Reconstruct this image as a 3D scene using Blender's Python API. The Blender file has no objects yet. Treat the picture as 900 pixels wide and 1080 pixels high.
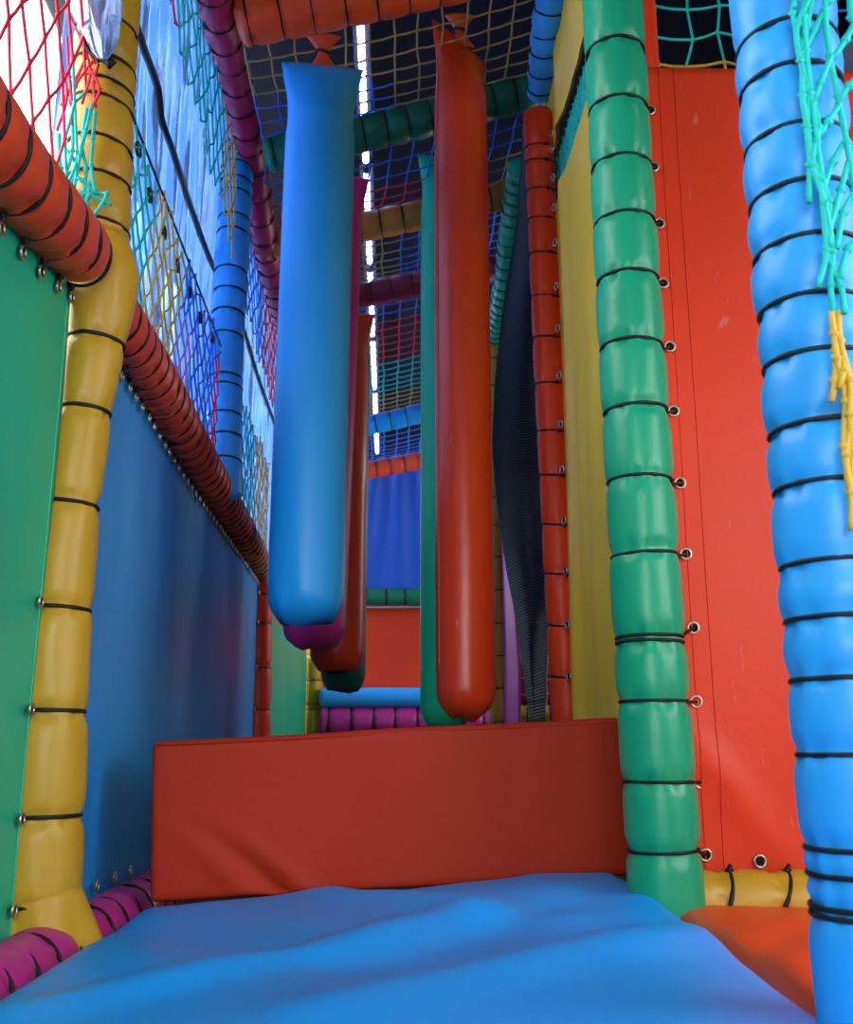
import bpy, math, random
from mathutils import Vector as V, noise
random.seed(7)
S = bpy.context.scene
COL = S.collection
PI = math.pi

# ---------------------------------------------------------------- camera
TH = math.radians(13.1); PSI = math.radians(2.08); FPX = 1071.0
CAM = V((0, 0, .42))
FW = V((math.sin(PSI)*math.cos(TH), math.cos(PSI)*math.cos(TH), math.sin(TH)))
RT = V((math.cos(PSI), -math.sin(PSI), 0)); UP = RT.cross(FW)
def at(px, py, ax, val):
    "point of the place seen at (px,py) lying on the plane axis ax = val"
    k = FW + RT*((px-450)/FPX) + UP*((540-py)/FPX)
    return CAM + k*((val-CAM[ax])/k[ax])
cd = bpy.data.cameras.new('camera'); cam = bpy.data.objects.new('camera', cd); COL.objects.link(cam)
cd.sensor_fit = 'VERTICAL'; cd.sensor_height = 24; cd.lens = FPX/1080*24; cd.clip_start = .02
from mathutils import Matrix
m = Matrix((RT, UP, -FW)).transposed().to_4x4(); m.translation = CAM
cam.matrix_world = m
cd.dof.use_dof = True; cd.dof.focus_distance = 1.75; cd.dof.aperture_fstop = 5.6
S.camera = cam

# ---------------------------------------------------------------- materials
def lin(c):
    return tuple(((x/255)/12.92 if x/255 <= .04045 else ((x/255+.055)/1.055)**2.4) for x in c) + (1,)
def vinyl(name, rgb, rough=.42, bump=.12, scale=60, wear=.0, spec=.4):
    mt = bpy.data.materials.new(name); mt.use_nodes = True
    nt = mt.node_tree; b = nt.nodes['Principled BSDF']; L = nt.links.new
    b.inputs['Roughness'].default_value = rough
    b.inputs['Specular IOR Level'].default_value = spec
    tc = nt.nodes.new('ShaderNodeTexCoord')
    n1 = nt.nodes.new('ShaderNodeTexNoise'); n1.inputs['Scale'].default_value = 5; n1.inputs['Detail'].default_value = 4
    L(tc.outputs['Object'], n1.inputs['Vector'])
    mx = nt.nodes.new('ShaderNodeMix'); mx.data_type = 'RGBA'
    base = lin(rgb)
    mx.inputs[6].default_value = tuple(x*.9 for x in base[:3])+(1,)
    mx.inputs[7].default_value = tuple(min(1, x*1.08) for x in base[:3])+(1,)
    L(n1.outputs['Fac'], mx.inputs[0])
    out = mx.outputs[2]
    if wear:
        n3 = nt.nodes.new('ShaderNodeTexNoise'); n3.inputs['Scale'].default_value = 45; n3.inputs['Detail'].default_value = 6
        mp = nt.nodes.new('ShaderNodeMapping'); mp.inputs['Scale'].default_value = (1, 1, .35)
        L(tc.outputs['Object'], mp.inputs[0]); L(mp.outputs[0], n3.inputs['Vector'])
        cr = nt.nodes.new('ShaderNodeValToRGB'); cr.color_ramp.elements[0].position = .68; cr.color_ramp.elements[1].position = .74
        cr.color_ramp.elements[1].color = (wear, wear, wear, 1)
        L(n3.outputs['Fac'], cr.inputs[0])
        m2 = nt.nodes.new('ShaderNodeMix'); m2.data_type = 'RGBA'
        L(cr.outputs[0], m2.inputs[0]); L(out, m2.inputs[6]); m2.inputs[7].default_value = tuple(min(1, x*.6+.3) for x in base[:3])+(1,)
        out = m2.outputs[2]
    L(out, b.inputs['Base Color'])
    n2 = nt.nodes.new('ShaderNodeTexNoise'); n2.inputs['Scale'].default_value = scale; n2.inputs['Detail'].default_value = 5
    L(tc.outputs['Object'], n2.inputs['Vector'])
    bp = nt.nodes.new('ShaderNodeBump'); bp.inputs['Strength'].default_value = bump; bp.inputs['Distance'].default_value = .004
    L(n2.outputs['Fac'], bp.inputs['Height']); L(bp.outputs[0], b.inputs['Normal'])
    return mt
def plain(name, rgb, rough=.6, metal=0, spec=.4):
    mt = bpy.data.materials.new(name); mt.use_nodes = True
    b = mt.node_tree.nodes['Principled BSDF']
    b.inputs['Base Color'].default_value = lin(rgb); b.inputs['Roughness'].default_value = rough
    b.inputs['Metallic'].default_value = metal; b.inputs['Specular IOR Level'].default_value = spec
    n = mt.node_tree.nodes.new('ShaderNodeTexNoise'); n.inputs['Scale'].default_value = 120
    bp = mt.node_tree.nodes.new('ShaderNodeBump'); bp.inputs['Strength'].default_value = .1; bp.inputs['Distance'].default_value = .002
    mt.node_tree.links.new(n.outputs['Fac'], bp.inputs['Height']); mt.node_tree.links.new(bp.outputs[0], b.inputs['Normal'])
    return mt
def emit(name, rgb, st):
    mt = bpy.data.materials.new(name); mt.use_nodes = True
    b = mt.node_tree.nodes['Principled BSDF']
    b.inputs['Emission Color'].default_value = rgb+(1,); b.inputs['Emission Strength'].default_value = st
    b.inputs['Base Color'].default_value = (.5, .5, .5, 1)
    return mt
M = dict(
    blue=vinyl('blue_vinyl', (24, 150, 228)), sky=vinyl('light_blue_vinyl', (44, 160, 238), .4),
    mat=vinyl('blue_mat_vinyl', (20, 152, 244), .45, .1), deep=vinyl('deep_blue_vinyl', (24, 84, 190), .45),
    green=vinyl('green_vinyl', (18, 156, 112), .36, wear=.25), pgreen=vinyl('green_panel_vinyl', (20, 178, 134), .45),
    dgreen=vinyl('dark_green_vinyl', (20, 110, 80), .45),
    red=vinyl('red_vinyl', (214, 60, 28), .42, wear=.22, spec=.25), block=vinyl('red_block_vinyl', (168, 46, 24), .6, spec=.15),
    bagred=vinyl('red_bag_vinyl', (218, 62, 28), .32, wear=.3), orange=vinyl('orange_vinyl', (228, 78, 30), .42),
    rail=vinyl('red_rail_vinyl', (216, 72, 38), .42), lit_green=vinyl('lit_green_vinyl', (36, 204, 148), .4), brown=vinyl('amber_vinyl', (214, 126, 50), .42),  # rear bag's green is a brightened copy, the light on it put into colour
    yellow=vinyl('yellow_vinyl', (190, 148, 36), .4, wear=.12), pyellow=vinyl('yellow_panel_vinyl', (255, 208, 62), .45),
    magenta=vinyl('magenta_vinyl', (186, 44, 132), .4), pink=vinyl('pink_vinyl', (226, 60, 156), .4),
    dmag=vinyl('dark_magenta_vinyl', (176, 34, 80), .42),
    maroon=vinyl('maroon_vinyl', (140, 34, 60), .45),
    cord=plain('black_cord', (14, 12, 16), .55), steel=plain('steel_eyelet', (190, 180, 160), .3, .9),
    hole=plain('eyelet_hole', (6, 6, 8), .9),
    nteal=plain('teal_cord', (10, 192, 184), .6), nyellow=plain('yellow_cord', (206, 170, 60), .6),
    nred=plain('red_cord', (226, 36, 70), .6), nblue=plain('blue_cord', (50, 120, 225), .6),
    npurple=plain('lilac_cord', (170, 140, 220), .6), ntan=plain('tan_cord', (176, 150, 96), .6),
    wall=plain('wall_paint', (120, 118, 128), .8), ceil=plain('ceiling_paint', (10, 12, 26), .9, spec=.1),
    floor=plain('floor_rubber', (60, 60, 66), .8), frame=plain('window_frame_dark', (26, 26, 32), .5),
    tile=plain('ceiling_tile', (120, 120, 132), .9), cable=plain('black_cable', (12, 10, 12), .4),
    led=emit('led_diffuser', (.36, .42, 1.0), 22),
)
# clear things
def diodes(mt):
    nt = mt.node_tree; b = nt.nodes['Principled BSDF']; L = nt.links.new
    tc = nt.nodes.new('ShaderNodeTexCoord'); sx = nt.nodes.new('ShaderNodeSeparateXYZ'); L(tc.outputs['Object'], sx.inputs[0])
    m1 = nt.nodes.new('ShaderNodeMath'); m1.operation = 'MULTIPLY'; m1.inputs[1].default_value = 18; L(sx.outputs[1], m1.inputs[0])
    m2 = nt.nodes.new('ShaderNodeMath'); m2.operation = 'FRACT'; L(m1.outputs[0], m2.inputs[0])
    m3 = nt.nodes.new('ShaderNodeMath'); m3.operation = 'LESS_THAN'; m3.inputs[1].default_value = .84; L(m2.outputs[0], m3.inputs[0])
    m4 = nt.nodes.new('ShaderNodeMath'); m4.operation = 'MULTIPLY'; m4.inputs[1].default_value = 24; L(m3.outputs[0], m4.inputs[0])
    L(m4.outputs[0], b.inputs['Emission Strength'])
diodes(M['led'])
def clear_film():
    mt = bpy.data.materials.new('clear_film'); mt.use_nodes = True; nt = mt.node_tree; L = nt.links.new
    for n in list(nt.nodes): nt.nodes.remove(n)
    o = nt.nodes.new('ShaderNodeOutputMaterial')
    tr = nt.nodes.new('ShaderNodeBsdfTransparent'); tr.inputs[0].default_value = (.6, .74, .98, 1)
    tl = nt.nodes.new('ShaderNodeBsdfTranslucent'); tl.inputs[0].default_value = (.19, .33, .55, 1)
    gl = nt.nodes.new('ShaderNodeBsdfGlossy'); gl.inputs[0].default_value = (.8, .88, 1, 1); gl.inputs['Roughness'].default_value = .18
    tc = nt.nodes.new('ShaderNodeTexCoord'); mp = nt.nodes.new('ShaderNodeMapping'); mp.inputs['Scale'].default_value = (1, 4, .8)
    mp.inputs['Rotation'].default_value = (.25, 0, 0)
    nz = nt.nodes.new('ShaderNodeTexNoise'); nz.inputs['Scale'].default_value = 3.5; nz.inputs['Detail'].default_value = 6; nz.inputs['Distortion'].default_value = .6
    L(tc.outputs['Object'], mp.inputs[0]); L(mp.outputs[0], nz.inputs['Vector'])
    cr = nt.nodes.new('ShaderNodeValToRGB'); cr.color_ramp.elements[0].position = .41; cr.color_ramp.elements[1].position = .53
    cr.color_ramp.elements[0].color = (.06, .06, .06, 1); cr.color_ramp.elements[1].color = (1, 1, 1, 1)
    L(nz.outputs['Fac'], cr.inputs[0])
    m1 = nt.nodes.new('ShaderNodeMixShader'); m2 = nt.nodes.new('ShaderNodeMixShader'); m2.inputs[0].default_value = .18
    L(cr.outputs[0], m1.inputs[0]); L(tr.outputs[0], m1.inputs[1]); L(tl.outputs[0], m1.inputs[2])
    L(m1.outputs[0], m2.inputs[1]); L(gl.outputs[0], m2.inputs[2])
    bp = nt.nodes.new('ShaderNodeBump'); bp.inputs['Strength'].default_value = .5; bp.inputs['Distance'].default_value = .02
    L(nz.outputs['Fac'], bp.inputs['Height']); L(bp.outputs[0], gl.inputs['Normal']); L(m2.outputs[0], o.inputs[0])
    return mt
M['film'] = clear_film()
def glass():
    mt = bpy.data.materials.new('window_glass'); mt.use_nodes = True; nt = mt.node_tree; L = nt.links.new
    for n in list(nt.nodes): nt.nodes.remove(n)
    o = nt.nodes.new('ShaderNodeOutputMaterial'); tr = nt.nodes.new('ShaderNodeBsdfTransparent')
    gl = nt.nodes.new('ShaderNodeBsdfGlossy'); gl.inputs['Roughness'].default_value = .05
    mx = nt.nodes.new('ShaderNodeMixShader'); mx.inputs[0].default_value = .08
    L(tr.outputs[0], mx.inputs[1]); L(gl.outputs[0], mx.inputs[2]); L(mx.outputs[0], o.inputs[0]); return mt
M['glass'] = glass()
def mesh_cloth():
    mt = bpy.data.materials.new('black_mesh_cloth'); mt.use_nodes = True; nt = mt.node_tree; L = nt.links.new
    b = nt.nodes['Principled BSDF']; b.inputs['Base Color'].default_value = lin((22, 26, 38)); b.inputs['Roughness'].default_value = .6
    tc = nt.nodes.new('ShaderNodeTexCoord'); w = nt.nodes.new('ShaderNodeTexWave'); w.bands_direction = 'Z'; w.inputs['Scale'].default_value = 38
    L(tc.outputs['Object'], w.inputs['Vector'])
    cr = nt.nodes.new('ShaderNodeValToRGB'); cr.color_ramp.elements[0].position = .1; cr.color_ramp.elements[1].position = .45
    cr.color_ramp.elements[0].color = (.74, .74, .74, 1); cr.color_ramp.elements[1].color = (.97, .97, .97, 1)
    L(w.outputs['Fac'], cr.inputs[0]); L(cr.outputs[0], b.inputs['Alpha'])
    bp = nt.nodes.new('ShaderNodeBump'); bp.inputs['Strength'].default_value = .6; bp.inputs['Distance'].default_value = .004
    L(w.outputs['Fac'], bp.inputs['Height']); L(bp.outputs[0], b.inputs['Normal'])
    return mt
M['meshcloth'] = mesh_cloth()

# ---------------------------------------------------------------- mesh helpers
class MB:
    def __init__(s): s.v = []; s.f = []
    def build(s, name, mat, parent=None, smooth=True):
        me = bpy.data.meshes.new(name); me.from_pydata([tuple(p) for p in s.v], [], s.f); me.update()
        me.materials.append(mat if not isinstance(mat, str) else M[mat])
        if smooth: me.polygons.foreach_set('use_smooth', [True]*len(me.polygons))
        o = bpy.data.objects.new(name, me); COL.objects.link(o)
        if parent:
            o.parent = parent; o.matrix_parent_inverse = parent.matrix_basis.inverted()
        return o
    def box(s, x0, x1, y0, y1, z0, z1):
        b = len(s.v)
        s.v += [V((x, y, z)) for z in (z0, z1) for y in (y0, y1) for x in (x0, x1)]
        s.f += [tuple(b+i for i in q) for q in ((0,2,3,1),(4,5,7,6),(0,1,5,4),(2,6,7,3),(0,4,6,2),(1,3,7,5))]
        return s
    def tube(s, pts, r, n=6, closed=False, caps=True):
        "pts polyline; r number or list"
        k = len(pts); rr = r if isinstance(r, (list, tuple)) else [r]*k
        b = len(s.v); u = None
        for i in range(k):
            if closed: t = pts[(i+1) % k]-pts[i-1]
            else: t = pts[min(i+1, k-1)]-pts[max(i-1, 0)]
            if t.length < 1e-9: t = V((0, 0, 1))
            t.normalize()
            if u is None:
                a = V((0, 0, 1)) if abs(t.z) < .9 else V((1, 0, 0)); u = t.cross(a).normalized()
            u = (u - t*u.dot(t)).normalized(); w = t.cross(u)
            for j in range(n):
                a = 2*PI*j/n; s.v.append(pts[i]+(u*math.cos(a)+w*math.sin(a))*rr[i])
        for i in range(k if closed else k-1):
            for j in range(n):
                a = b+i*n+j; c = b+i*n+(j+1) % n; i2 = (i+1) % k
                s.f.append((a, c, b+i2*n+(j+1) % n, b+i2*n+j))
        if not closed and caps:
            s.f.append(tuple(b+j for j in range(n))[::-1]); s.f.append(tuple(b+(k-1)*n+j for j in range(n)))
        return s
    def knot(s, p, r):
        b = len(s.v)
        s.v += [p+V(q)*r for q in ((1,0,0),(0,1,0),(-1,0,0),(0,-1,0),(0,0,1.2),(0,0,-1.2))]
        for i in range(4): s.f += [(b+i, b+(i+1) % 4, b+4), (b+(i+1) % 4, b+i, b+5)]
        return s
def root(name, loc, label, cat, group=None):
    o = bpy.data.objects.new(name, None); COL.objects.link(o); o.empty_display_size = .1
    o.location = loc; tag(o, label, cat, group); return o
def tag(o, label, cat, group=None):
    o['label'] = label; o['category'] = cat
    if group: o['group'] = group
    return o
def struct(name, mb, mat, smooth=False):
    o = mb.build(name, mat, None, smooth); o['kind'] = 'structure'; return o
def bez(pts, step):
    "catmull-rom resample"
    out = []
    P = [pts[0]*2-pts[1]]+pts+[pts[-1]*2-pts[-2]]
    for i in range(1, len(P)-2):
        n = max(1, int((P[i+1]-P[i]).length/step))
        for j in range(n):
            t = j/n; a, b, c, d = P[i-1], P[i], P[i+1], P[i+2]
            out.append(.5*((2*b)+(c-a)*t+(2*a-5*b+4*c-d)*t*t+(3*b-a-3*c+d)*t**3))
    out.append(pts[-1].copy()); return out
def lerp(a, b, t): return a+(b-a)*t

def padded(name, label, cat, pts, r, mat, loops, group=None, pinch=.07, tilt=0, tail=None, tail_len=.0, step=.008, n=50,
           cord=.0028, wob=.012, seed=0, loop_tilts=None, endround=True, seam=True, base=None, ends=None):
    """A foam tube in laced vinyl. pts: centre line; r: radius or list per pt; loops: arclength fractions.
    tail: world direction towards the eyelet the cord runs to.  Returns root, list of eyelet points."""
    rr = r if isinstance(r, (list, tuple)) else [r]*len(pts)
    path = bez(pts, step)
    # radius along path by nearest control param
    cl = [0]
    for i in range(1, len(pts)): cl.append(cl[-1]+(pts[i]-pts[i-1]).length)
    al = [0]
    for i in range(1, len(path)): al.append(al[-1]+(path[i]-path[i-1]).length)
    T = al[-1]
    def rad(s):
        q = s/T*cl[-1]
        for i in range(1, len(cl)):
            if q <= cl[i]+1e-9: return lerp(rr[i-1], rr[i], (q-cl[i-1])/(cl[i]-cl[i-1]))
        return rr[-1]
    ls = [l*T for l in loops]
    bloc = base if base is not None else min(pts[0], pts[-1], key=lambda p: p.z)
    ro = root(name, bloc, label, cat, group)
    mb = MB(); K = len(path); u = None; frames = []
    for i in range(K):
        t = (path[min(i+1, K-1)]-path[max(i-1, 0)]).normalized()
        if u is None:
            a = V((0, 0, 1)) if abs(t.z) < .9 else V((1, 0, 0)); u = t.cross(a).normalized()
        u = (u-t*u.dot(t)).normalized(); w = t.cross(u); frames.append((path[i], t, u.copy(), w))
        s = al[i]; R = rad(s)
        near = min((abs(s-l) for l in ls), default=1)
        pin = pinch*math.exp(-(near/.009)**2) + pinch*.22*math.exp(-(near/.025)**2)
        e = 1
        if endround:
            de = min(s, T-s)
            if de < .02: e = math.sqrt(max(.2, 1-(1-de/.02)**2))
        for j in range(n):
            ph = 2*PI*j/n
            puck = .085*math.exp(-(near/.014)**2)*max(0, math.sin(ph*7+seed+noise.noise(V((ph, s*9, seed)))*4))
            nn = noise.noise(V((math.cos(ph)*1.3+seed*3, math.sin(ph)*1.3, s*11)))
            q = R*e*(1-pin-puck+wob*nn*2)
            mb.v.append(path[i]+(u*math.cos(ph)+w*math.sin(ph))*q)
    for i in range(K-1):
        for j in range(n):
            mb.f.append((i*n+j, i*n+(j+1) % n, (i+1)*n+(j+1) % n, (i+1)*n+j))
    mb.f.append(tuple(range(n))[::-1]); mb.f.append(tuple((K-1)*n+j for j in range(n)))
    mb.build('foam_padding', mat, ro)
    eyes = []
    for li, l in enumerate(ls):
        i = min(range(K), key=lambda q: abs(al[q]-l)); p, t, uu, ww = frames[i]
        R = rad(l)*(1-pinch*1.35)+cord*.55
        tl = (loop_tilts[li] if loop_tilts else tilt)*R*(1+.5*(random.random()-.5)) + R*.05*(random.random()-.5)
        td = tail if tail is not None else V((1, .2, .1))
        td = (td-t*td.dot(t)).normalized(); te = t.cross(td)
        c = MB(); pp = []
        for j in range(28):
            a = 2*PI*j/28
            pp.append(p+(td*math.cos(a)+te*math.sin(a))*R+t*(tl*math.cos(a)))
        c.tube(pp, cord, 6, closed=True)
        if tail is not None and tail_len > 0 and not (ends is not None and (li >= len(ends) or ends[li] is None)):
            e = ends[li] if ends is not None else p+td*(R+tail_len)+t*(tl*1.1)
            c.tube([p+td*(R-.001)+te*.004+t*tl, e], cord*.9, 6)
            c.tube([p+td*(R-.001)-te*.004+t*tl, e], cord*.9, 6)
            c.knot(p+td*(R+.003)+t*tl, cord*2.2)
            eyes.append(e)
        c.build('lacing_cord', 'cord', ro)
    return ro, eyes

def panel(name, label, cat, P, nu, nv, mat, base, thick=.006, disp=None, nrm=V((0, 0, 1)), eyes=(), eye_r=.0085, eye_n=None, group=None, hem=None):
    "soft vinyl sheet; P(u,v)->point, disp(u,v)->offset along nrm"
    ro = root(name, base, label, cat, group)
    mb = MB()
    for side in (0, 1):
        for j in range(nv+1):
            for i in range(nu+1):
                u, v = i/nu, j/nv; q = P(u, v)+nrm*(disp(u, v) if disp else 0)
                mb.v.append(q+nrm*(thick/2 if side == 0 else -thick/2))
    W = nu+1; N = W*(nv+1)
    for j in range(nv):
        for i in range(nu):
            a = j*W+i; mb.f.append((a, a+1, a+W+1, a+W)); mb.f.append((N+a, N+a+W, N+a+W+1, N+a+1))
    bd = [i for i in range(W)]+[j*W+nu for j in range(1, nv+1)]+[nv*W+i for i in range(nu-1, -1, -1)]+[j*W for j in range(nv-1, 0, -1)]
    for k in range(len(bd)):
        a, b = bd[k], bd[(k+1) % len(bd)]; mb.f.append((b, a, N+a, N+b))
    mb.build('vinyl_sheet', mat, ro)
    en = eye_n if eye_n is not None else nrm
    for e in eyes: eyelet(ro, e, en, eye_r)
    if hem:
        for hu in hem:
            h = MB(); pts = [P(hu, j/nv)+nrm*((disp(hu, j/nv) if disp else 0)+thick/2) for j in range(nv+1)]
            h.tube(pts, .0016, 5); h.build('seam', mat, ro)
    return ro
def eyelet(ro, p, nn, r=.0085):
    nn = nn.normalized(); a = V((0, 0, 1)) if abs(nn.z) < .9 else V((1, 0, 0)); u = nn.cross(a).normalized(); w = nn.cross(u)
    p = p+nn*.004
    pts = [p+(u*math.cos(2*PI*j/20)+w*math.sin(2*PI*j/20))*r for j in range(20)]
    g = MB().tube(pts, r*.26, 8, closed=True).build('eyelet', 'steel', ro)
    h = MB(); h.v = [p-nn*.001]+[q-nn*.001 for q in pts]+[p-nn*.0025]+[q-nn*.0025 for q in pts]
    h.f = [(0, 1+j, 1+(j+1) % 20) for j in range(20)]+[(21, 22+(j+1) % 20, 22+j) for j in range(20)]+[(1+j, 22+j, 22+(j+1) % 20, 1+(j+1) % 20) for j in range(20)]
    h.build('eyelet_hole', 'hole', g)

def net(name, label, P, nu, nv, bands, base, r=.0028, diamond=True, jit=.1, group=None, sag=0, nsag=V((0, 0, -1)), knots=True, color=None, seed=1):
    """bands: dict key->(part name, material); color(u,v)->key. diamond or square mesh in P(u,v)"""
    rnd = random.Random(seed); ro = root(name, base, label, 'net', group)
    mbs = {k: MB() for k in bands}
    def node(i, j):
        u = i/nu; v = j/nv
        rnd2 = random.Random(i*131+j*7177+seed)
        u2 = u+(rnd2.random()-.5)*jit/nu; v2 = v+(rnd2.random()-.5)*jit/nv
        q = P(min(1, max(0, u2)), min(1, max(0, v2)))
        return q+nsag*sag*math.sin(PI*u)*math.sin(PI*v), u, v
    def seg(a, b):
        pa, ua, va = a; pb, ub, vb = b
        k = color((ua+ub)/2, (va+vb)/2) if color else next(iter(bands))
        mid = (pa+pb)/2+(nsag*(pb-pa).length*.04)
        mbs[k].tube([pa, mid, pb], r, 5, caps=False)
    nodes = {}
    if diamond:
        for j in range(nv+1):
            for i in range(nu+1):
                x = i+(.5 if j % 2 else 0)
                if x <= nu: nodes[i, j] = node(x, j)
        for (i, j), a in nodes.items():
            for di in ((0, -1) if j % 2 == 0 else (0, 1)):
                b = nodes.get((i+di, j+1))
                if b: seg(a, b)
    else:
        for j in range(nv+1):
            for i in range(nu+1): nodes[i, j] = node(i, j)
        for (i, j), a in nodes.items():
            for q in ((i+1, j), (i, j+1)):
                if q in nodes: seg(a, nodes[q])
    if knots:
        for (p, u, v) in nodes.values():
            k = color(u, v) if color else next(iter(bands)); mbs[k].knot(p, r*1.9)
    for k, mb in mbs.items():
        if mb.v: mb.build(bands[k][0], bands[k][1], ro)
    return ro

def quad(A, B, C, D):  # TL TR BR BL
    return lambda u, v: lerp(lerp(A, B, u), lerp(D, C, u), v)

# ---------------------------------------------------------------- room
XL, XR, YB, YF, ZC = -1.05, 1.7, -1.6, 9.6, 3.05
struct('floor', MB().box(XL-.2, XR+.2, YB-.2, YF+.2, -.1, 0), 'floor')
struct('ceiling', MB().box(XL-.2, XR+.2, YB-.2, YF+.2, ZC, ZC+.12), 'ceil')
struct('wall_right', MB().box(XR, XR+.12, .9, YF+.2, 0, ZC).box(XR, XR+.12, YB-.2, -1.2, 0, ZC).box(XR, XR+.12, -1.2, .9, 0, .7).box(XR, XR+.12, -1.2, .9, 2.3, ZC), 'wall')
w = bpy.data.objects.new('window_6', None); COL.objects.link(w); w.location = (XR+.06, -.15, .7); w['kind'] = 'structure'  # unseen window, added as the source of the light from the right
bpy.context.view_layer.update()
MB().box(XR+.03, XR+.09, -1.2, .9, .7, .75).box(XR+.03, XR+.09, -1.2, .9, 2.25, 2.3).box(XR+.03, XR+.09, -1.2, -1.15, .75, 2.25).box(XR+.03, XR+.09, .85, .9, .75, 2.25).build('window_frame', 'frame', w, False)
MB().box(XR+.056, XR+.064, -1.15, .85, .75, 2.25).build('window_pane', 'glass', w, False)
struct('wall_back', MB().box(XL, XR, YF, YF+.12, 0, ZC), 'wall')
# left wall with openings
WZ0, WZ1 = 1.05, 2.85
wins = [(.55, 3.35), (3.6, 5.3), (5.55, 7.2), (7.45, 9.1)]
wl = MB().box(XL-.12, XL, YB-.2, YF+.2, 0, WZ0).box(XL-.12, XL, YB-.2, YF+.2, WZ1, ZC)
e = YB-.2
for a, b in wins+[(YF+.2, 0)]:
    wl.box(XL-.12, XL, e, a, WZ0, WZ1); e = b
struct('wall_left', wl, 'wall')
for k, (a, b) in enumerate(wins):
    w = bpy.data.objects.new('window_%d' % (k+1), None); COL.objects.link(w); w.location = (XL-.06, (a+b)/2, WZ0); w['kind'] = 'structure'
    fr = MB()
    t = .05
    fr.box(XL-.09, XL-.03, a, b, WZ0, WZ0+t).box(XL-.09, XL-.03, a, b, WZ1-t, WZ1).box(XL-.09, XL-.03, a, a+t, WZ0+t, WZ1-t).box(XL-.09, XL-.03, b-t, b, WZ0+t, WZ1-t)
    mid = (a+b)/2; fr.box(XL-.085, XL-.035, mid-.02, mid+.02, WZ0+t, WZ1-t)
    bpy.context.view_layer.update()
    fr.build('window_frame', 'frame', w, False)
    MB().box(XL-.064, XL-.056, a+t, mid-.02, WZ0+t, WZ1-t).box(XL-.064, XL-.056, mid+.02, b-t, WZ0+t, WZ1-t).build('window_pane', 'glass', w, False)
# front wall (behind the viewer) with a glazed opening
fx0, fx1, fz0, fz1 = -.95, .75, .4, 1.85
struct('wall_front', MB().box(XL, fx0, YB-.12, YB, 0, ZC).box(fx1, XR, YB-.12, YB, 0, ZC).box(fx0, fx1, YB-.12, YB, 0, fz0).box(fx0, fx1, YB-.12, YB, fz1, ZC), 'wall')
w = bpy.data.objects.new('window_5', None); COL.objects.link(w); w.location = ((fx0+fx1)/2, YB-.06, fz0); w['kind'] = 'structure'
bpy.context.view_layer.update()
MB().box(fx0, fx1, YB-.09, YB-.03, fz0, fz0+.05).box(fx0, fx1, YB-.09, YB-.03, fz1-.05, fz1).box(fx0, fx0+.05, YB-.09, YB-.03, fz0, fz1).box(fx1-.05, fx1, YB-.09, YB-.03, fz0, fz1).build('window_frame', 'frame', w, False)
MB().box(fx0+.05, fx1-.05, YB-.064, YB-.056, fz0+.05, fz1-.05).build('window_pane', 'glass', w, False)

# ---------------------------------------------------------------- floor mats and block
def wrinkle_mat(P0, x0, x1, y0, y1, zf, zb, nx, ny):
    mb = MB(); W = nx+1
    for j in range(ny+1):
        for i in range(nx+1):
            u, v = i/nx, j/ny
            x, y = lerp(x0, x1, u), lerp(y0, y1, v); z = P0(x, y)
            du = min(x-x0, x1-x); dv = min(y-y0, y1-y); rd = .035
            k = 0
            if du < rd: k += rd-math.sqrt(max(0, rd*rd-(rd-du)**2))
            if dv < rd: k += rd-math.sqrt(max(0, rd*rd-(rd-dv)**2))
            mb.v.append(V((x, y, z-min(k, rd*1.4))))
    for j in range(ny):
        for i in range(nx):
            a = j*W+i; mb.f.append((a, a+1, a+W+1, a+W))
    bd = [i for i in range(W)]+[j*W+nx for j in range(1, ny+1)]+[ny*W+i for i in range(nx-1, -1, -1)]+[j*W for j in range(ny-1, 0, -1)]
    b0 = len(mb.v)
    for k in bd: mb.v.append(V((mb.v[k].x, mb.v[k].y, zb)))
    for k in range(len(bd)):
        a, c = bd[k], bd[(k+1) % len(bd)]; mb.f.append((c, a, b0+k, b0+(k+1) % len(bd)))
    mb.f.append(tuple(b0+k for k in range(len(bd))))
    return mb
def ridge(x, y, ax, ay, bx, by, w, h):
    dx, dy = bx-ax, by-ay; L2 = dx*dx+dy*dy; t = max(0, min(1, ((x-ax)*dx+(y-ay)*dy)/L2))
    d = math.hypot(x-ax-dx*t, y-ay-dy*t); return h*math.exp(-(d/w)**2)*(.35+.65*math.sin(PI*min(1, max(0, .1+.8*t))))
def mat_z(x, y):
    z = .182+.028*max(0, min(1, (x+.05)/.3))*max(0, min(1, (y-.7)/.9)) - .018*max(0, min(1, (-x-.1)/.3))
    z += ridge(x, y, -.13, 1.86, .2, 1.45, .05, .016)
    z += ridge(x, y, -.35, 1.1, .1, 1.5, .05, .018)
    z += ridge(x, y, -.05, 1.05, .38, 1.3, .06, .018)
    z -= ridge(x, y, -.33, 1.65, -.1, 1.3, .08, .02)
    z -= ridge(x, y, .0, 1.25, .3, 1.6, .06, .012)
    z += .007*noise.noise(V((x*3.2, y*2.6, 1.3)))+.002*noise.noise(V((x*11, y*8, 4)))
    return z
r = root('floor_mat', (0, 1.1, 0), 'large bright blue crumpled vinyl floor mat in front of the red block', 'mat')
wrinkle_mat(mat_z, -.425, .405, .2, 1.86, 0, .02, 90, 150).build('mat_cover', 'mat', r)
mb = MB().box(-.40, .38, .25, 1.83, 0, .018); mb.build('mat_base', 'floor', r, False)

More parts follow.
